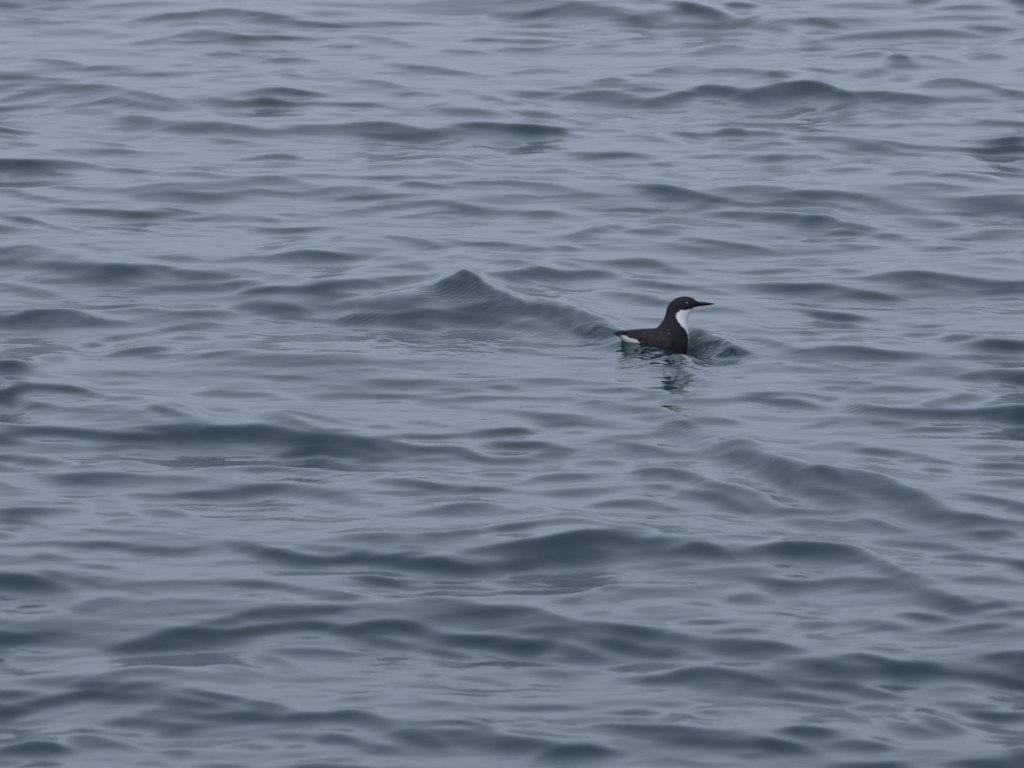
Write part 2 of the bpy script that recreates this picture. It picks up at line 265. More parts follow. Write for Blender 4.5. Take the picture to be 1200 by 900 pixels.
-80 5 120 8 310 65 60 .85;350 10 420 20 500 48 20 .45;400 10 500 8 620 30 12 .3;560 60 640 65 720 80 14 .3;1050 40 1120 25 1250 35 28 .5;400 130 500 100 600 120 30 .45
320 155 370 145 430 155 20 .4;120 160 135 152 150 160 18 .4;670 128 700 120 740 130 14 .3;40 295 210 252 350 275 50 .6;920 220 1060 185 1260 145 35 .55;500 310 640 285 820 265 50 .8
800 255 1000 240 1250 225 50 .85;640 325 800 310 960 315 30 .45;30 390 150 360 320 365 35 .45;520 440 640 415 800 435 35 .45;330 490 420 480 560 490 25 .6;560 505 680 495 770 512 28 .7
-40 530 40 520 120 525 20 .45;110 575 300 545 480 528 55 .9;430 535 540 530 680 545 40 .7;700 530 850 555 1060 595 50 .65;860 520 1020 535 1260 595 28 .7;-40 625 60 605 130 600 40 .55
640 625 780 618 960 640 35 .6;940 640 1080 632 1250 640 50 .7;480 680 560 665 640 695 28 .5;560 645 720 660 930 690 35 .65;700 730 820 720 980 730 28 .45;-20 690 80 670 200 660 22 .35
-40 735 30 725 60 730 25 .5;60 790 180 775 320 800 55 .85;-60 825 60 810 200 830 45 .7;310 770 430 745 560 775 55 .65;540 775 600 785 660 805 25 .4;750 825 820 815 900 825 22 .5
1060 800 1150 780 1280 800 35 .55;650 885 720 875 800 885 30 .4;880 890 1000 880 1150 890 25 .4
T 1 3
430 -5 530 5 745 25 20 .8;430 30 600 40 960 45 16 .65;850 48 960 42 1100 58 14 .5;-20 33 150 40 430 80 28 .55;230 105 340 92 490 85 22 .4;700 115 850 100 1150 135 40 .6
740 185 900 165 1200 150 40 .55;980 240 1080 228 1200 232 25 .4;-20 175 80 150 160 140 35 .5;110 185 260 142 400 148 40 .85;-40 248 200 218 430 240 45 .85;420 235 600 190 780 240 70 .95
740 240 900 255 1260 298 60 .95;500 280 620 295 720 320 40 .5;780 355 880 345 1020 375 35 .65;-20 375 60 370 160 395 35 .45;100 345 320 340 560 350 45 .4;600 418 640 413 680 420 12 .4
770 452 810 447 850 453 16 .5;920 465 1000 465 1180 492 18 .5;410 555 530 545 640 540 28 .4;700 545 750 545 800 575 22 .45;800 580 860 575 920 585 15 .4;-40 590 50 575 140 600 50 .55
-80 648 200 648 400 645 32 .7;360 645 490 635 600 680 45 .7;580 690 800 720 1000 740 40 .35;720 680 840 675 940 680 18 .5;860 680 970 672 1100 712 28 .85;50 738 130 732 240 742 15 .5
280 770 370 745 480 770 55 .6;480 775 560 780 680 795 40 .5;640 750 720 735 880 790 60 .65;860 740 1050 730 1300 760 80 .5;-20 800 30 790 60 800 20 .4;100 890 250 882 420 885 25 .5
T 2 3
-60 155 60 148 260 190 60 .6;360 8 400 2 470 0 10 .4;410 65 450 45 500 42 14 .6;150 130 280 100 360 82 18 .5;260 130 380 105 520 110 35 .35;350 170 400 160 460 165 20 .35
460 70 700 50 980 45 50 .35;1000 110 1080 85 1180 110 70 .4;550 150 700 140 900 150 40 .3;780 205 880 200 1000 205 18 .55;950 250 1060 240 1180 238 25 .55;60 235 300 225 400 205 40 .5
330 225 440 200 640 235 60 .85;600 235 700 245 830 280 60 .65;800 275 950 285 1250 325 55 .6;-40 295 60 280 160 290 60 .8;140 295 260 310 460 365 60 .65;330 285 440 285 660 340 45 .75
660 340 780 345 920 370 35 .65;60 245 130 245 220 265 25 .4;100 370 200 375 320 385 30 .45;20 435 100 425 280 450 35 .45;600 470 720 450 830 435 50 .7;780 440 900 415 1000 430 80 .65
960 425 1050 445 1200 470 50 .65;900 500 1000 505 1100 510 40 .4;-20 600 180 605 360 605 25 .5;480 635 580 628 700 640 28 .55;850 635 920 622 990 638 28 .55;660 595 780 588 920 595 18 .4
-20 685 120 690 300 705 25 .5;340 700 560 690 720 705 45 .6;640 715 850 700 1100 735 60 .6;640 755 800 755 1000 770 40 .65;980 770 1120 765 1300 775 38 .75;-60 745 100 750 240 800 70 .6
130 860 320 800 480 825 60 .75;580 870 740 850 960 870 45 .4;1020 830 1120 825 1250 835 18 .5
T 3 3
-40 5 140 15 320 30 70 .7;300 30 500 15 700 50 80 .5;660 70 800 80 980 120 70 .6;600 0 680 0 780 18 25 .45;860 18 980 10 1200 30 25 .5;980 95 1100 110 1250 130 30 .4
120 130 170 122 270 155 28 .4;160 180 210 168 270 182 25 .4;990 150 1060 132 1130 150 32 .65;840 165 920 150 1000 165 35 .4;600 190 700 175 870 205 30 .7;940 195 1100 175 1300 175 35 .5
70 270 180 220 290 225 35 .65;380 215 460 203 560 218 28 .4;320 275 450 250 650 238 18 .45;440 290 560 265 700 250 40 .3;780 260 940 245 1100 225 28 .6;930 280 1060 265 1250 275 50 .4
-20 302 60 310 160 340 35 .55;420 338 540 330 650 342 22 .45;980 375 1100 362 1300 370 40 .7;50 390 280 370 420 365 40 .45;160 400 340 400 520 435 45 .65;380 365 500 370 660 415 45 .7
560 425 720 400 840 435 55 .9;820 435 960 455 1300 490 45 .8;80 475 180 490 300 520 28 .65;270 510 380 510 580 550 38 .75;-20 488 30 490 80 510 30 .4;620 485 680 480 740 490 15 .4
-20 550 160 555 370 590 28 .6;400 620 520 605 660 620 35 .65;840 600 960 590 1080 600 28 .5;900 635 1040 625 1280 645 50 .8;480 675 580 665 750 715 45 .55;680 655 740 648 880 700 55 .7
60 715 190 695 330 740 50 .8;-40 758 80 765 220 810 50 .75;320 780 420 762 560 785 45 .75;280 890 400 862 620 880 60 .7;830 875 930 862 1080 880 30 .7;1100 890 1180 885 1280 890 20 .5
1130 800 1200 795 1280 800 25 .4;600 815 700 800 820 815 35 .3
"""
BROAD = [((-50, 470, 250, 490, 480, 530, 55), .42), ((380, 650, 620, 625, 900, 650, 42), .42), ((830, 510, 1000, 560, 1230, 640, 60), .42), ((60, 730, 400, 705, 700, 745, 45), .42),
         ((550, 722, 750, 725, 1050, 765, 38), .36), ((-30, 300, 150, 305, 330, 330, 28), .32), ((400, 335, 560, 320, 740, 400, 45), .40), ((560, 5, 760, 5, 900, 20, 26), .32),
         ((640, 100, 820, 98, 1000, 102, 22), .36), ((850, 765, 1050, 775, 1250, 800, 30), .36), ((-30, 800, 150, 800, 330, 822, 45), .42), ((20, 90, 160, 115, 320, 150, 28), .28),
         ((60, 5, 220, 10, 420, 15, 22), .25), ((300, 145, 480, 140, 640, 150, 18), .25), ((880, 50, 1060, 38, 1230, 45, 20), .25), ((700, 855, 900, 840, 1100, 850, 40), .32),
         ((300, 835, 470, 845, 640, 860, 40), .36), ((880, 680, 1050, 670, 1230, 700, 36), .32), ((-30, 540, 130, 545, 330, 560, 40), .28), ((860, 345, 1000, 330, 1220, 335, 24), .2)]   # the wider humps that carry the wavelets
MX, MY0, MY1 = 420, 120, 160                  # the wave field goes on past the frame on every side
def read_crests():
    res = []
    ox = oy = 0
    for line in CRESTS.strip().split('\n'):
        if line.startswith('T'):
            _, a, b = line.split()
            ox, oy = 300 * int(a), 225 * int(b)
            continue
        for s in line.split(';'):
            v = [float(q) for q in s.split()]
            res.append((ox + v[0] / 4, oy + v[1] / 4, ox + v[2] / 4, oy + v[3] / 4, ox + v[4] / 4, oy + v[5] / 4, v[6] / 4, v[7]))
    return res

def steepness_map():
    rng = random.Random(4)
    W, H = 1200 + 2 * MX, 900 + MY0 + MY1
    keep = np.ones((H, W), np.float32)
    back = np.zeros((H, W), np.float32)
    st = read_crests()
    st += [q + (d * .62,) for q, d in BROAD]
    allst = list(st)
    for (xa, ya, xm, ym, xb, yb, t, d) in st:            # the same kind of waves outside the frame
        for dx in (-1200, 1200):
            j = rng.uniform(-60, 60)
            allst.append((xa + dx, ya + j, xm + dx, ym + j, xb + dx, yb + j, t, d))
        if ym < 130:
            j = rng.uniform(-500, 500)
            allst.append((xa + j, -ya * .9, xm + j, -ym * .9 - 4, xb + j, -yb * .9, t * .9, d))
        if ym > 730:
            j = rng.uniform(-500, 500)
            allst.append((xa + j, 1800 - ya, xm + j, 1796 - ym, xb + j, 1800 - yb, t * 1.1, d))
    for _ in range(2600):                                # hair-fine wind streaks
        x, y = rng.uniform(-MX, 1200 + MX), rng.uniform(-MY0, 900 + MY1)
        k = 0.6 + 0.7 * y / 900
        w = rng.uniform(6, 24) * k
        s = rng.uniform(-.10, .10)
        allst.append((x - w, y - s * w, x, y - rng.uniform(0, 2) * k, x + w, y + s * w, rng.uniform(.8, 1.9) * k, rng.uniform(.08, .26)))
    for _ in range(1500):                                # faint small wavelets between the named ones
        x, y = rng.uniform(-MX, 1200 + MX), rng.uniform(-MY0, 900 + MY1)
        k = 0.6 + 0.7 * y / 900
        w = rng.uniform(10, 32) * k
        s = rng.uniform(-.12, .12)
        allst.append((x - w, y - s * w, x, y - rng.uniform(0, 3) * k, x + w, y + s * w, rng.uniform(1.6, 4.0) * k, rng.uniform(.08, .24)))
    for (xa, ya, xm, ym, xb, yb, t, d) in allst:
        t = t * 1.15
        ex = 0.48                                        # crests run out gently at both ends
        xa, xb = xa - ex * (xm - xa), xb + ex * (xb - xm)
        ya, yb = ya - ex * (ym - ya), yb + ex * (yb - ym)
        x0, x1 = int(min(xa, xb)) + MX, int(max(xa, xb)) + MX + 1
        x0c, x1c = max(0, x0), min(W, x1)
        if x1c - x0c < 2:
            continue
        tt = np.linspace(0, 1, 40)
        cx, cy = 2 * xm - (xa + xb) / 2, 2 * ym - (ya + yb) / 2
        cx = min(max(cx, xa + .1 * (xb - xa)), xb - .1 * (xb - xa))
        bx = (1 - tt) ** 2 * xa + 2 * tt * (1 - tt) * cx + tt ** 2 * xb
        by = (1 - tt) ** 2 * ya + 2 * tt * (1 - tt) * cy + tt ** 2 * yb
        X = np.arange(x0c, x1c) - MX
        p1, p2, p3, p4 = [rng.uniform(0, 6.28) for _ in range(4)]
        top = np.interp(X, bx, by) + 0.10 * t * (np.sin(X / (2.2 * t + 5) + p1) + np.sin(X / (1.1 * t + 3) + p2))
        u = np.clip((X - xa) / max(xb - xa, 1), 0, 1)
        tap = np.sin(np.pi * u)
        th = t * (0.22 + 0.78 * tap ** .8) * (1 + .22 * np.sin(X / (3.0 * t + 6) + p3))
        ylo = max(0, int(top.min() - 1.4 * t) + MY0); yhi = min(H, int(top.max() + 3.0 * t) + MY0 + 2)
        if yhi - ylo < 2:
            continue
        Y = np.arange(ylo, yhi)[:, None] - MY0
        v = (Y - top[None, :]) / th[None, :]
        rw = np.minimum(.5, 5.0 / th)[None, :]
        rise = np.clip((v + rw / 2) / rw, 0, 1); rise = rise * rise * (3 - 2 * rise)
        fall = np.clip((1.95 - v) / 1.85, 0, 1); fall = fall * fall * (3 - 2 * fall)
        along = 1.08 * (np.clip(tap * 1.15, 0, 1) ** 0.9) * (1 + .15 * np.sin(X / (1.6 * t + 4) + p4))
        a = np.clip(d * along[None, :] * rise * fall, 0, .985)
        keep[ylo:yhi, x0c:x1c] *= (1 - a).astype(np.float32)
        rim = np.clip(1 - np.abs(v + .62) / .55, 0, 1)
        back[ylo:yhi, x0c:x1c] = np.maximum(back[ylo:yhi, x0c:x1c], d * along[None, :] * rim)
    # uneven wind texture everywhere
    nr = np.random.RandomState(3)
    fy, fx = np.fft.fftfreq(H)[:, None], np.fft.rfftfreq(W)[None, :]
    def noise(sx, sy):
        q = np.fft.irfft2(np.fft.rfft2(nr.normal(size=(H, W))) * np.exp(-2 * np.pi ** 2 * ((fx * sx) ** 2 + (fy * sy) ** 2)), s=(H, W))
        return q / q.std()
    kk = np.clip(np.arange(H)[:, None] - MY0, 0, 900) / 900.0
    small = .55 * noise(60, 3.2) + .35 * noise(26, 1.6) + .60 * noise(130, 9)
    large = .55 * noise(95, 5.5) + .30 * noise(42, 2.6) + .60 * noise(190, 15)
    n = small * (1 - kk) + large * kk
    n /= n.std()
    keep *= (1 - np.clip(NOISE_MEAN + NOISE_AMP * n, 0, .6)).astype(np.float32)
    return 1 - keep, back * keep ** 2

def blur1(a, n, ax):
    k = np.hanning(n + 2)[1:-1]; k /= k.sum()
    return np.apply_along_axis(lambda r: np.convolve(r, k, 'same'), ax, a)

def bil(img, fx, fy):
    H, W = img.shape
    fx = np.clip(fx, 0, W - 1.001); fy = np.clip(fy, 0, H - 1.001)
    ix = fx.astype(np.int32); iy = fy.astype(np.int32)
    ax = fx - ix; ay = fy - iy
    return (img[iy, ix] * (1 - ax) + img[iy, ix + 1] * ax) * (1 - ay) + (img[iy + 1, ix] * (1 - ax) + img[iy + 1, ix + 1] * ax) * ay

NOISE_MEAN, NOISE_AMP = .19, .125
STEEP = 0.335                                             # how steep the faces are
GX0, GX1, GY0, GY1 = -3.6, 3.6, 10.2, 31.5
GDX, GDY = 0.0125, 0.0125
# the one pointed wave left of the bird: its crest line (seen at x, y) and height in metres
RIDGE = [(395, 352, .004), (440, 346, .012), (485, 339, .020), (515, 331, .030), (529, 323, .040), (541, 316, .052), (553, 322, .046), (568, 331, .040), (600, 342, .034), (640, 354, .028), (680, 368, .020), (720, 386, .010), (745, 394, .002)]
def peak_ridge(X, Y):
    pts = [ground(a, b, c) for a, b, c in RIDGE]
    rx = np.array([q.x for q in pts]); ry = np.array([q.y for q in pts]); rz = .80 * np.array([c for _, _, c in RIDGE])
    fx = np.linspace(rx[0] - .12, rx[-1] + .12, 400)
    fz = np.interp(fx, rx, rz, left=0, right=0); fy = np.interp(fx, rx, ry)
    k = np.hanning(17); k /= k.sum()
    fz = np.convolve(fz, k, 'same'); fyp = np.convolve(np.pad(fy, 20, 'edge'), np.ones(21) / 21, 'same')[20:-20]
    A = np.interp(X, fx, fz, left=0, right=0) * (1 + .04 * np.sin(X * 83 + Y * 9) + .03 * np.sin(X * 131 - Y * 17 + 1)); yr = np.interp(X, fx, fyp)
    d = Y - yr + .015 * np.sin(X * 31)
    w = np.where(d < 0, .125, .24)
    e = .018
    return A * np.exp(-(np.sqrt(d * d + e * e) - e) / w)

def wave_heights():
    """integrate the face slopes along the view axis into one smooth height field"""
    D, B = steepness_map()
    xs = np.arange(GX0, GX1, GDX); ys = np.arange(GY0, GY1, GDY)
    X, Y = np.meshgrid(xs, ys)
    h = np.zeros_like(X)
    ny, nx = X.shape
    ky = 2 * np.pi * np.fft.fftfreq(ny, GDY)[:, None]
    kx = 2 * np.pi * np.fft.rfftfreq(nx, GDX)[None, :]
    den = ky ** 2 + 0.035 * kx ** 2 + (2 * np.pi / 3.2) ** 2
    soft = np.exp(-(ky ** 2 + kx ** 2) * (0.006 ** 2) / 2)
    wy = np.clip((Y - GY0) / 1.0, 0, 1) * np.clip((GY1 - Y) / 1.5, 0, 1) * np.clip((X - GX0) / .5, 0, 1) * np.clip((GX1 - X) / .5, 0, 1)
    ridge = peak_ridge(X, Y)
    damp = 1 - .18 * np.clip(ridge / .012, 0, 1)
    for it in range(7):
        px, py = project(X, Y, h + ridge)
        d = bil(D, px + MX, py + MY0) * damp
        g = STEEP * -np.log(1 - 0.86 * d) - 0.075 * bil(B, px + MX, py + MY0)
        g = (g - g.mean()) * wy
        G = np.fft.rfft2(g)
        hn = np.fft.irfft2(-1j * ky * G / den * soft, s=(ny, nx))
        h = hn if it == 0 else 0.45 * h + 0.55 * hn
    return xs, ys, h

def axis_points(a, b, fine, far, g=1.12, mid=None):
    pts = list(np.arange(a, b, fine))
    s, p = fine, pts[-1]
    up = []
    while p < far[1]:
        s *= g; p += s; up.append(p)
    s, p = fine, pts[0]
    dn = []
    while p > far[0]:
        s *= g; p -= s; dn.append(p)
    return np.array(dn[::-1] + pts + up)

BIRD_PX, BIRD_PY = 765, 400
bird_base = ground(BIRD_PX, BIRD_PY)

def build_sea():
    xs, ys, h = wave_heights()
    mx = axis_points(-2.15, 2.15, 0.0085, (-6000, 6000), 1.06)
    my = axis_points(12.0, 28.5, 0.0125, (-300, 8000), 1.05)
    X, Y = np.meshgrid(mx, my)
    ins = (X > GX0 + .02) & (X < GX1 - .03) & (Y > GY0 + .02) & (Y < GY1 - .03)
    Z = np.where(ins, bil(h, (X - GX0) / GDX, (Y - GY0) / GDY), 0.0)
    edge = np.clip((X - GX0) / .7, 0, 1) * np.clip((GX1 - X) / .7, 0, 1) * np.clip((Y - GY0) / 1.2, 0, 1) * np.clip((GY1 - Y) / 1.8, 0, 1)
    # open-sea spectrum: full strength away from here, only the small wind waves within
    rng = np.random.RandomState(7)
    cell = np.maximum(np.gradient(mx)[None, :], np.gradient(my)[:, None])
    for i in range(90):
        lam = 0.07 * (60 ** (i / 89.0)) * rng.uniform(.93, 1.07)
        th = rng.normal(0, 0.5 if lam > .3 else .75)
        k = 2 * math.pi / lam
        sl = 0.016 * (1.0 if lam > .25 else .8)
        A = sl / k
        ph = k * (X * math.sin(th) + Y * math.cos(th)) + rng.uniform(0, 6.28)
        vis = np.clip(lam / (3.0 * cell) - .6, 0, 1)
        inner = 0.28 if lam < .35 else 0.12
        amp = A * vis * (inner * edge + 1.25 * (1 - edge))
        Z += amp * np.sin(ph + 0.6 * np.sin(ph * 0.31 + i))
    # water round the swimming bird: pushed down at the breast, bow wave beyond
    bx, by = bird_base.x, bird_base.y
    def g2(cx, cy, sx, sy, rot=0.0):
        u, v = X - bx - cx, Y - by - cy
        c, s = math.cos(rot), math.sin(rot)
        return np.exp(-((u * c + v * s) / sx) ** 2 - ((-u * s + v * c) / sy) ** 2)
    Z += peak_ridge(X, Y)
    for a in BIRD_WATER:
        Z += a[0] * g2(*a[1:])
    # ripple attribute: rings of capillary waves
    px, py = project(X, Y, Z)
    rip = np.zeros_like(Z)
    for (rx, ry, sx, sy, a) in RIPPLES:
        rip = np.maximum(rip, a * np.exp(-((px - rx) / sx) ** 2 - ((py - ry) / sy) ** 2))
    dist = np.zeros_like(Z)
    for (rx, ry, sx, sy, a) in DISTURBED:
        dist = np.maximum(dist, a * np.exp(-((px - rx) / sx) ** 2 - ((py - ry) / sy) ** 2))
    dist = np.where((Y > 10) & (Y < 40), dist, 0)
    rip = np.where((Y > 10) & (Y < 40), rip, 0)
    nx, ny = len(mx), len(my)
    co = np.stack([X, Y, Z], -1).reshape(-1, 3).astype(np.float32)
    idx = np.arange(nx * ny).reshape(ny, nx)
    q = np.stack([idx[:-1, :-1], idx[:-1, 1:], idx[1:, 1:], idx[1:, :-1]], -1).reshape(-1, 4).astype(np.int32)
    me = bpy.data.meshes.new('sea')
    me.vertices.add(len(co)); me.vertices.foreach_set('co', co.ravel())
    me.loops.add(q.size); me.loops.foreach_set('vertex_index', q.ravel())
    me.polygons.add(len(q))
    me.polygons.foreach_set('loop_start', np.arange(0, q.size, 4, dtype=np.int32))
    me.update(calc_edges=True)
    me.polygons.foreach_set('use_smooth', np.ones(len(q), dtype=bool))
    at = me.attributes.new('ripple', 'FLOAT', 'POINT')
    at.data.foreach_set('value', rip.ravel().astype(np.float32))
    at = me.attributes.new('disturbed', 'FLOAT', 'POINT')
    at.data.foreach_set('value', dist.ravel().astype(np.float32))
    me.materials.append(water_material())
    o = bpy.data.objects.new('sea', me)
    o['kind'] = 'structure'
    o['label'] = 'grey-blue sea surface with short choppy wavelets'
    col.objects.link(o)
    ix = np.abs(mx - bx).argmin(); iy = np.abs(my - by).argmin()
    print('sea tris', len(q) * 2, 'h range', Z.min(), Z.max(), 'at bird', Z[iy, ix])
    return o, float(Z[iy, ix])

BIRD_WATER = [(-.045, .088, -.050, .050, .07), (.018, -.070, -.03, .065, .08)]
RIPPLES = [(528, 342, 40, 14, 1.0), (420, 372, 26, 9, .9), (790, 500, 30, 12, .9), (800, 487, 50, 6, .6),
           (1005, 476, 28, 10, .8), (915, 470, 50, 10, .5), (285, 332, 26, 7, .8), (395, 282, 16, 6, .8), (625, 350, 26, 9, .6), (470, 155, 50, 8, .4)]
DISTURBED = [(835, 402, 38, 14, .85), (695, 386, 40, 10, .55), (772, 414, 48, 13, .75), (560, 402, 120, 20, .22), (575, 352, 50, 14, .25), (797, 429, 40, 13, .85)]
sea, water_z = build_sea()

# ------------------------------------------------------------------ the swimming bird
bird_base = ground(BIRD_PX, BIRD_PY, water_z)
MM = (bird_base.y * cd - (water_z - CAM_H) * sd) / F / 6.667            # one drawing unit of the bird's side view, in metres
def side(cx, cy):
    """bird's own axes: x towards the bill, z up; the origin lies on the waterline under the back"""
    return (cx - 433) * MM * 1.02, (457 - cy) * MM

def smooth_rows(rows, n):
    """Catmull-Rom through the rows of numbers, n steps a span"""
    rows = np.array(rows, float)
    P = np.vstack([2 * rows[0] - rows[1], rows, 2 * rows[-1] - rows[-2]])
    out_ = []
    for i in range(1, len(P) - 2):
        p0, p1, p2, p3 = P[i - 1], P[i], P[i + 1], P[i + 2]
        for k in range(n):
            t = k / n
            out_.append(.5 * (2 * p1 + (p2 - p0) * t + (2 * p0 - 5 * p1 + 4 * p2 - p3) * t * t + (3 * p1 - p0 - 3 * p2 + p3) * t ** 3))
    out_.append(P[-2])
    return np.array(out_)

def mesh_object(name, verts, faces, mat, parent=None, smooth=True):
    me = bpy.data.meshes.new(name)
    me.from_pydata([tuple(v) for v in verts], [], faces)
    me.update()
    if smooth:
        me.polygons.foreach_set('use_smooth', [True] * len(me.polygons))
    me.materials.append(mat)
    o = bpy.data.objects.new(name, me)
    col.objects.link(o)
    if parent is not None:
        o.parent = parent
    return o

def loft(rings, cap0=True, cap1=True):
    n = len(rings[0])
    v = [p for r in rings for p in r]
    f = []
    for i in range(len(rings) - 1):
        for j in range(n):
            a, b = i * n + j, i * n + (j + 1) % n
            f.append((a, b, b + n, a + n))
    if cap0:
        f.append(tuple(range(n - 1, -1, -1)))
    if cap1:
        k = (len(rings) - 1) * n
        f.append(tuple(range(k, k + n)))
    return v, f

def feather_material(name, base, tip, rough=0.75, scale=260):
    m, t, p = new_mat(name)
    L = t.links.new
    tc = t.nodes.new('ShaderNodeTexCoord')
    mp = t.nodes.new('ShaderNodeMapping'); mp.inputs['Scale'].default_value = (0.45, 1, 1)
    L(tc.outputs['Object'], mp.inputs['Vector'])
    n = t.nodes.new('ShaderNodeTexNoise'); n.inputs['Scale'].default_value = scale; n.inputs['Detail'].default_value = 5
    L(mp.outputs[0], n.inputs['Vector'])
    r = t.nodes.new('ShaderNodeValToRGB')
    r.color_ramp.elements[0].position = 0.35; r.color_ramp.elements[0].color = (*base, 1)
    r.color_ramp.elements[1].position = 0.75; r.color_ramp.elements[1].color = (*tip, 1)
    L(n.outputs['Fac'], r.inputs['Fac'])
    L(r.outputs[0], p.inputs['Base Color'])
    b = t.nodes.new('ShaderNodeBump'); b.inputs['Strength'].default_value = .5; b.inputs['Distance'].default_value = .0008
    L(n.outputs['Fac'], b.inputs['Height']); L(b.outputs[0], p.inputs['Normal'])
    p.inputs['Roughness'].default_value = rough
    p.inputs['Specular IOR Level'].default_value = 0.22
    return m, t, p, r

def plumage_material():
    """dark upperparts and white underparts; the attribute holds the plumage pattern"""
    m, t, p, r = feather_material('body_plumage', (0.0105, 0.0110, 0.0145), (0.023, 0.0225, 0.027))
    at = t.nodes.new('ShaderNodeAttribute'); at.attribute_name = 'white_plumage'
    rp = t.nodes.new('ShaderNodeValToRGB')
    rp.color_ramp.elements[0].position = .40; rp.color_ramp.elements[1].position = .60
    mx = t.nodes.new('ShaderNodeMixRGB'); mx.inputs['Color2'].default_value = (0.80, 0.79, 0.80, 1)
    t.links.new(at.outputs['Fac'], rp.inputs['Fac'])
    t.links.new(rp.outputs[0], mx.inputs['Fac'])
    t.links.new(r.outputs[0], mx.inputs['Color1'])
    t.links.new(mx.outputs[0], p.inputs['Base Color'])
    return m

#        dorsal x,y  ventral x,y  half width (mm)
SECTIONS = [
    (150, 380, 152, 398, 6), (172, 372, 175, 425, 14), (225, 365, 222, 470, 25), (300, 360, 298, 520, 37), (380, 357, 368, 575, 46),
    (435, 357, 450, 622, 51), (472, 353, 540, 650, 53), (499, 325, 625, 640, 50), (519, 295, 683, 585, 44), (533, 262, 706, 500, 37),
    (540, 233, 711, 435, 31), (544, 208, 705, 375, 25), (552, 183, 702, 325, 21.5), (570, 157, 708, 284, 20), (600, 133, 721, 254, 18.5),
    (640, 116, 737, 230, 17.5), (688, 110, 749, 210, 16), (737, 121, 755, 198, 12.5), (770, 143, 762, 193, 8.5), (792, 154, 776, 190, 5)]
WHITE_EDGE = [(800, 190), (757, 194), (720, 206), (680, 209), (636, 210), (606, 233), (597, 256), (612, 291), (638, 329), (675, 362), (694, 402), (703, 440), (700, 500), (690, 560), (600, 600), (480, 575), (400, 500), (345, 455), (290, 428), (230, 410), (172, 386), (140, 376)]

def body_rings(n=44):
    S = smooth_rows(SECTIONS, 7)
    rings, prof = [], []
    for dx, dy, vx, vy, w in S:
        d = np.array(side(dx, dy)); v = np.array(side(vx, vy)); c = (d + v) / 2; a = (d - v) / 2
        ring, pr = [], []
        for j in range(n):
            t = 2 * math.pi * j / n
            ct, st_ = math.cos(t), math.sin(t)
            e = 0.88
            lat = w * .001 * math.copysign(abs(st_) ** e, st_)
            ax = math.copysign(abs(ct) ** 1.0, ct)
            q = c + a * ax
            ring.append((q[0], lat, q[1]))
            pr.append((q[0] / MM / 1.02 + 433, 457 - q[1] / MM))
        rings.append(ring); prof.append(pr)
    return rings, prof

def in_poly(x, y, poly):
    s = False
    n = len(poly)
    for i in range(n):
        (x1, y1), (x2, y2) = poly[i], poly[(i + 1) % n]
        if (y1 > y) != (y2 > y) and x < (x2 - x1) * (y - y1) / (y2 - y1) + x1:
            s = not s
    return s

def edge_distance(x, y, line):
    best = 1e9
    for (x1, y1), (x2, y2) in zip(line, line[1:]):
        L2 = (x2 - x1) ** 2 + (y2 - y1) ** 2
        t = max(0, min(1, ((x - x1) * (x2 - x1) + (y - y1) * (y2 - y1)) / L2))
        best = min(best, math.hypot(x - x1 - t * (x2 - x1), y - y1 - t * (y2 - y1)))
    return best

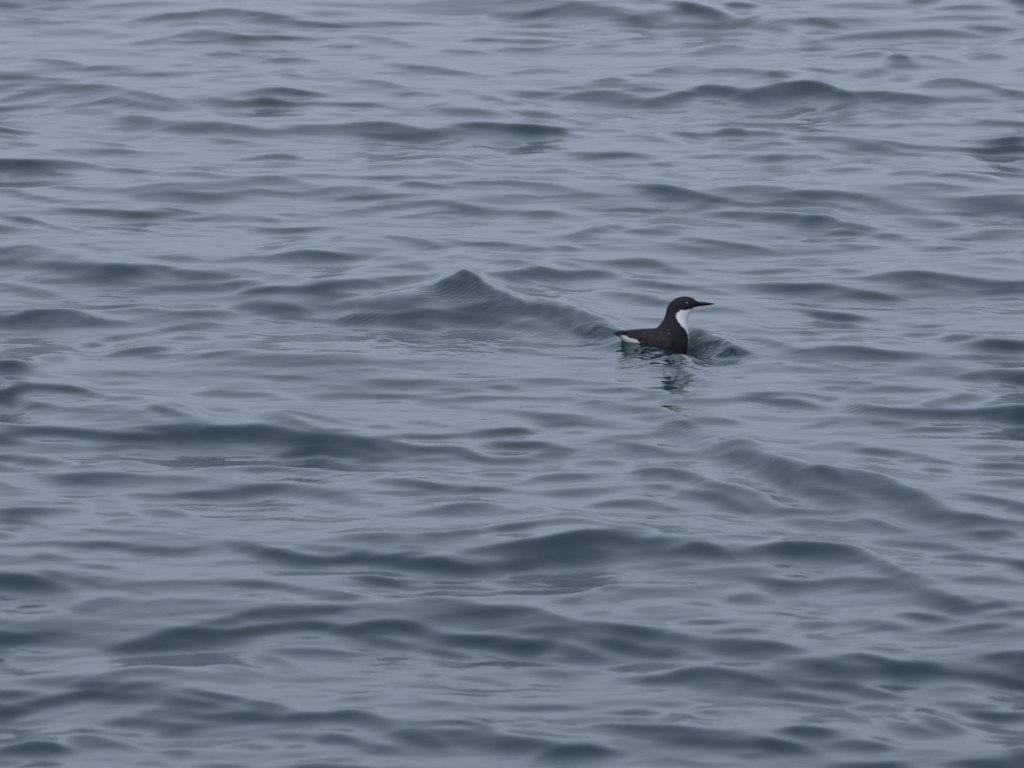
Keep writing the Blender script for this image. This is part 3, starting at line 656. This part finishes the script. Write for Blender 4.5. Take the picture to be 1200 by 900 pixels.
def build_bird():
    root = bpy.data.objects.new('seabird', None)
    root.empty_display_size = .05
    root['label'] = 'small black seabird with white throat swimming on the choppy grey sea'
    root['category'] = 'bird'
    col.objects.link(root)
    root.location = bird_base
    root.rotation_euler = (0, 0, R(BIRD_YAW))

    plum = plumage_material()
    wing_mat = feather_material('wing_plumage', (0.0125, 0.0112, 0.0125), (0.034, 0.0285, 0.029), .7, 160)[0]
    white_mat = feather_material('white_feather', (0.66, 0.65, 0.66), (0.80, 0.79, 0.80), .8)[0]
    tail_mat = feather_material('tail_plumage', (0.008, 0.008, 0.010), (0.017, 0.016, 0.018), .7)[0]
    dull_mat = feather_material('wet_flank_feather', (0.22, 0.22, 0.23), (0.36, 0.36, 0.37), .6)[0]
    bill_mat, _, bp_ = new_mat('bill_horn')
    bp_.inputs['Base Color'].default_value = (0.012, 0.012, 0.014, 1); bp_.inputs['Roughness'].default_value = .4
    eye_mat, _, ep = new_mat('eye')
    ep.inputs['Base Color'].default_value = (0.006, 0.005, 0.005, 1); ep.inputs['Roughness'].default_value = .08

    # body, neck and head: one surface
    rings, prof = body_rings()
    v, f = loft(rings)
    body = mesh_object('body', v, f, plum, root)
    poly = WHITE_EDGE + [(100, 376), (100, 900), (1000, 900), (1000, 190)]
    vals = []
    for pr in prof:
        for (x, y) in pr:
            dd = edge_distance(x, y, WHITE_EDGE)
            s = 1 if in_poly(x, y, poly) else -1
            q_ = s * dd + 4.0 * math.sin(x * .31 + 1) * math.sin(y * .37) + 2.5 * math.sin(x * .13 - y * .9)
            wv = .5 + max(-1, min(q_ / 24.0, 1)) * .5
            vals.append(min(wv, .565) if x < 340 else wv)          # the rear is wet and duller
    at = body.data.attributes.new('white_plumage', 'FLOAT', 'POINT')
    at.data.foreach_set('value', vals)
    bvh = BVHTree.FromPolygons([Vector(q) for q in v], f)
    def skin_y(cx, cy, sgn, last):
        x, z = side(cx, cy)
        hit = bvh.ray_cast(Vector((x, sgn * .3, z)), Vector((0, -sgn, 0)))[0]
        return hit.y * sgn if hit is not None else last

    # bill: upper and lower half
    def bill_half(name, rows):
        rr = []
        for (ux, uy, lx, ly, w) in smooth_rows(rows, 4):
            d = np.array(side(ux, uy)); l = np.array(side(lx, ly)); c = (d + l) / 2; a = (d - l) / 2
            rr.append([(c[0] + a[0] * math.cos(t), w * .001 * math.sin(t), c[1] + a[1] * math.cos(t)) for t in [2 * math.pi * j / 16 for j in range(16)]])
        vv, ff = loft(rr)
        return mesh_object(name, vv, ff, bill_mat, bill)
    bill = None
    bill = bill_half('bill', [(765, 150, 762, 180, 5.6), (795, 153, 790, 182, 4.8), (830, 157, 826, 182, 3.8), (868, 163, 865, 182, 2.7), (902, 170, 900, 181, 1.5), (920, 177, 920, 180, .5)])
    bill.parent = root
    bill_half('lower_bill', [(762, 178, 760, 198, 4.8), (795, 180, 795, 194, 4.0), (830, 181, 830, 190.5, 3.1), (868, 181, 868, 186.5, 2.1), (906, 179.5, 906, 182, .7)])

    # eyes with pale crescents above and below
    for sgn in (-1, 1):
        ex, ez = side(690, 163)
        ey = skin_y(690, 163, sgn, .015)
        rr = []
        for i in range(1, 10):
            ph = math.pi * i / 10
            rr.append([(ex + .0026 * math.sin(ph) * math.cos(t), sgn * (ey - .0009) + .0022 * math.cos(ph), ez + .0026 * math.sin(ph) * math.sin(t)) for t in [2 * math.pi * j / 16 for j in range(16)]])
        vv, ff = loft(rr)
        eye = mesh_object('eye', vv, ff, eye_mat, root)
        for (t0, t1, rad, thick) in ((R(45), R(135), .0036, .00062), (R(250), R(290), .0036, .00014)):
            rr = []
            for i in range(9):
                t = t0 + (t1 - t0) * i / 8
                k = thick * (0.25 + math.sin(math.pi * i / 8))
                ccx, ccz = ex + rad * math.cos(t), ez + rad * math.sin(t)
                cyy = skin_y(ccx / MM / 1.02 + 433, 457 - ccz / MM, sgn, ey)
                rr.append([(ccx + k * math.cos(q) * math.cos(t), sgn * (cyy + .0001) + k * .8 * math.sin(q), ccz + k * math.cos(q) * math.sin(t)) for q in [2 * math.pi * j / 8 for j in range(8)]])
            vv, ff = loft(rr)
            mesh_object('eye_crescent', vv, ff, white_mat, eye)

    # folded wings: a shell lying on the flank, with primaries reaching back
    TOP = smooth_rows([(560, 430), (500, 385), (440, 368), (380, 366), (330, 378), (298, 404)], 5)
    BOT = smooth_rows([(560, 445), (530, 520), (470, 530), (405, 492), (350, 447), (298, 412)], 5)
    def shell(name, top, bot, thick, mat, sgn, parent, lift=0.0, nv=9):
        outer, inner = [], []
        last = .03
        for a, b in zip(top, bot):
            ro, ri = [], []
            for j in range(nv + 1):
                s = j / nv
                cx, cy = a[0] * (1 - s) + b[0] * s, a[1] * (1 - s) + b[1] * s
                y = skin_y(cx, cy, sgn, last)
                last = y
                bul = math.sin(math.pi * min(max(s, .0), 1)) ** .6
                x, z = side(cx, cy)
                ro.append((x, sgn * (y + lift + .0008 + thick * bul), z))
                ri.append((x, sgn * (y + lift - .002), z))
            outer.append(ro); inner.append(ri)
        rings_ = [o_ + i_[::-1] for o_, i_ in zip(outer, inner)]
        vv, ff = loft(rings_)
        return mesh_object(name, vv, ff, mat, parent)
    for sgn in (-1, 1):
        wing = shell('wing', TOP, BOT, .0042, wing_mat, sgn, root)
        for k, (tx, ty, bx_, by_) in enumerate(((286, 418, 430, 470), (292, 430, 440, 492), (306, 440, 455, 505))):
            t_ = smooth_rows([(bx_, by_ - 9), ((tx + bx_) / 2, (ty + by_) / 2 - 9), (tx, ty - 3)], 5)
            b_ = smooth_rows([(bx_, by_ + 9), ((tx + bx_) / 2, (ty + by_) / 2 + 9), (tx + 3, ty + 4)], 5)
            shell('flight_feather', t_, b_, .0012, wing_mat, sgn, wing, .0018 + .0008 * (2 - k), 4)
        # pale edges of two flank feathers below the wing
        for (ax, ay, cx2, cy2, wd) in ((314, 430, 340, 462, 4), (345, 436, 385, 480, 3)):
            t_ = smooth_rows([(ax, ay), ((ax + cx2) / 2 + 3, (ay + cy2) / 2 - 3), (cx2, cy2)], 4)
            b_ = [(q[0] - wd, q[1] + wd * .7) for q in t_]
            shell('flank_feather', t_, b_, .0008, dull_mat, sgn, root, .0030, 3)

    # tail: a short dark fan over the white rump sides
    for k in range(-3, 4):
        a = k / 3
        rr = []
        for i in range(7):
            s = i / 6
            cx = 235 - (235 - 128 - 8 * abs(a)) * s
            cy = 374 - 6 * math.sin(s * 2.2) + 18 * s ** 3 + 10 * a * a * s
            x, z = side(cx, cy)
            y = a * (.010 + .010 * s)
            hw = .0056 * (1 - .35 * max(0, s - .7) / .3)
            th = .0016 * (1 - .3 * s)
            rr.append([(x, y - hw, z), (x, y - hw * .5, z + th), (x, y + hw * .5, z + th), (x, y + hw, z), (x, y + hw * .5, z - th), (x, y - hw * .5, z - th)])
        vv, ff = loft(rr)
        mesh_object('tail_feather', vv, ff, tail_mat, root)

    # two white feather tips on the back
    for (cx, cy) in ((472, 373), (531, 380)):
        x, z = side(cx, cy)
        y = -(skin_y(cx, cy, -1, .02) + .0012)
        rr = []
        for i in range(1, 6):
            ph = math.pi * i / 6
            rr.append([(x + .0018 * math.sin(ph) * math.cos(t), y + .0012 * math.cos(ph), z + .0014 * math.sin(ph) * math.sin(t)) for t in [2 * math.pi * j / 8 for j in range(8)]])
        vv, ff = loft(rr)
        mesh_object('feather_tip', vv, ff, dull_mat, root)
    return root

BIRD_YAW = 12.0
bird = build_bird()
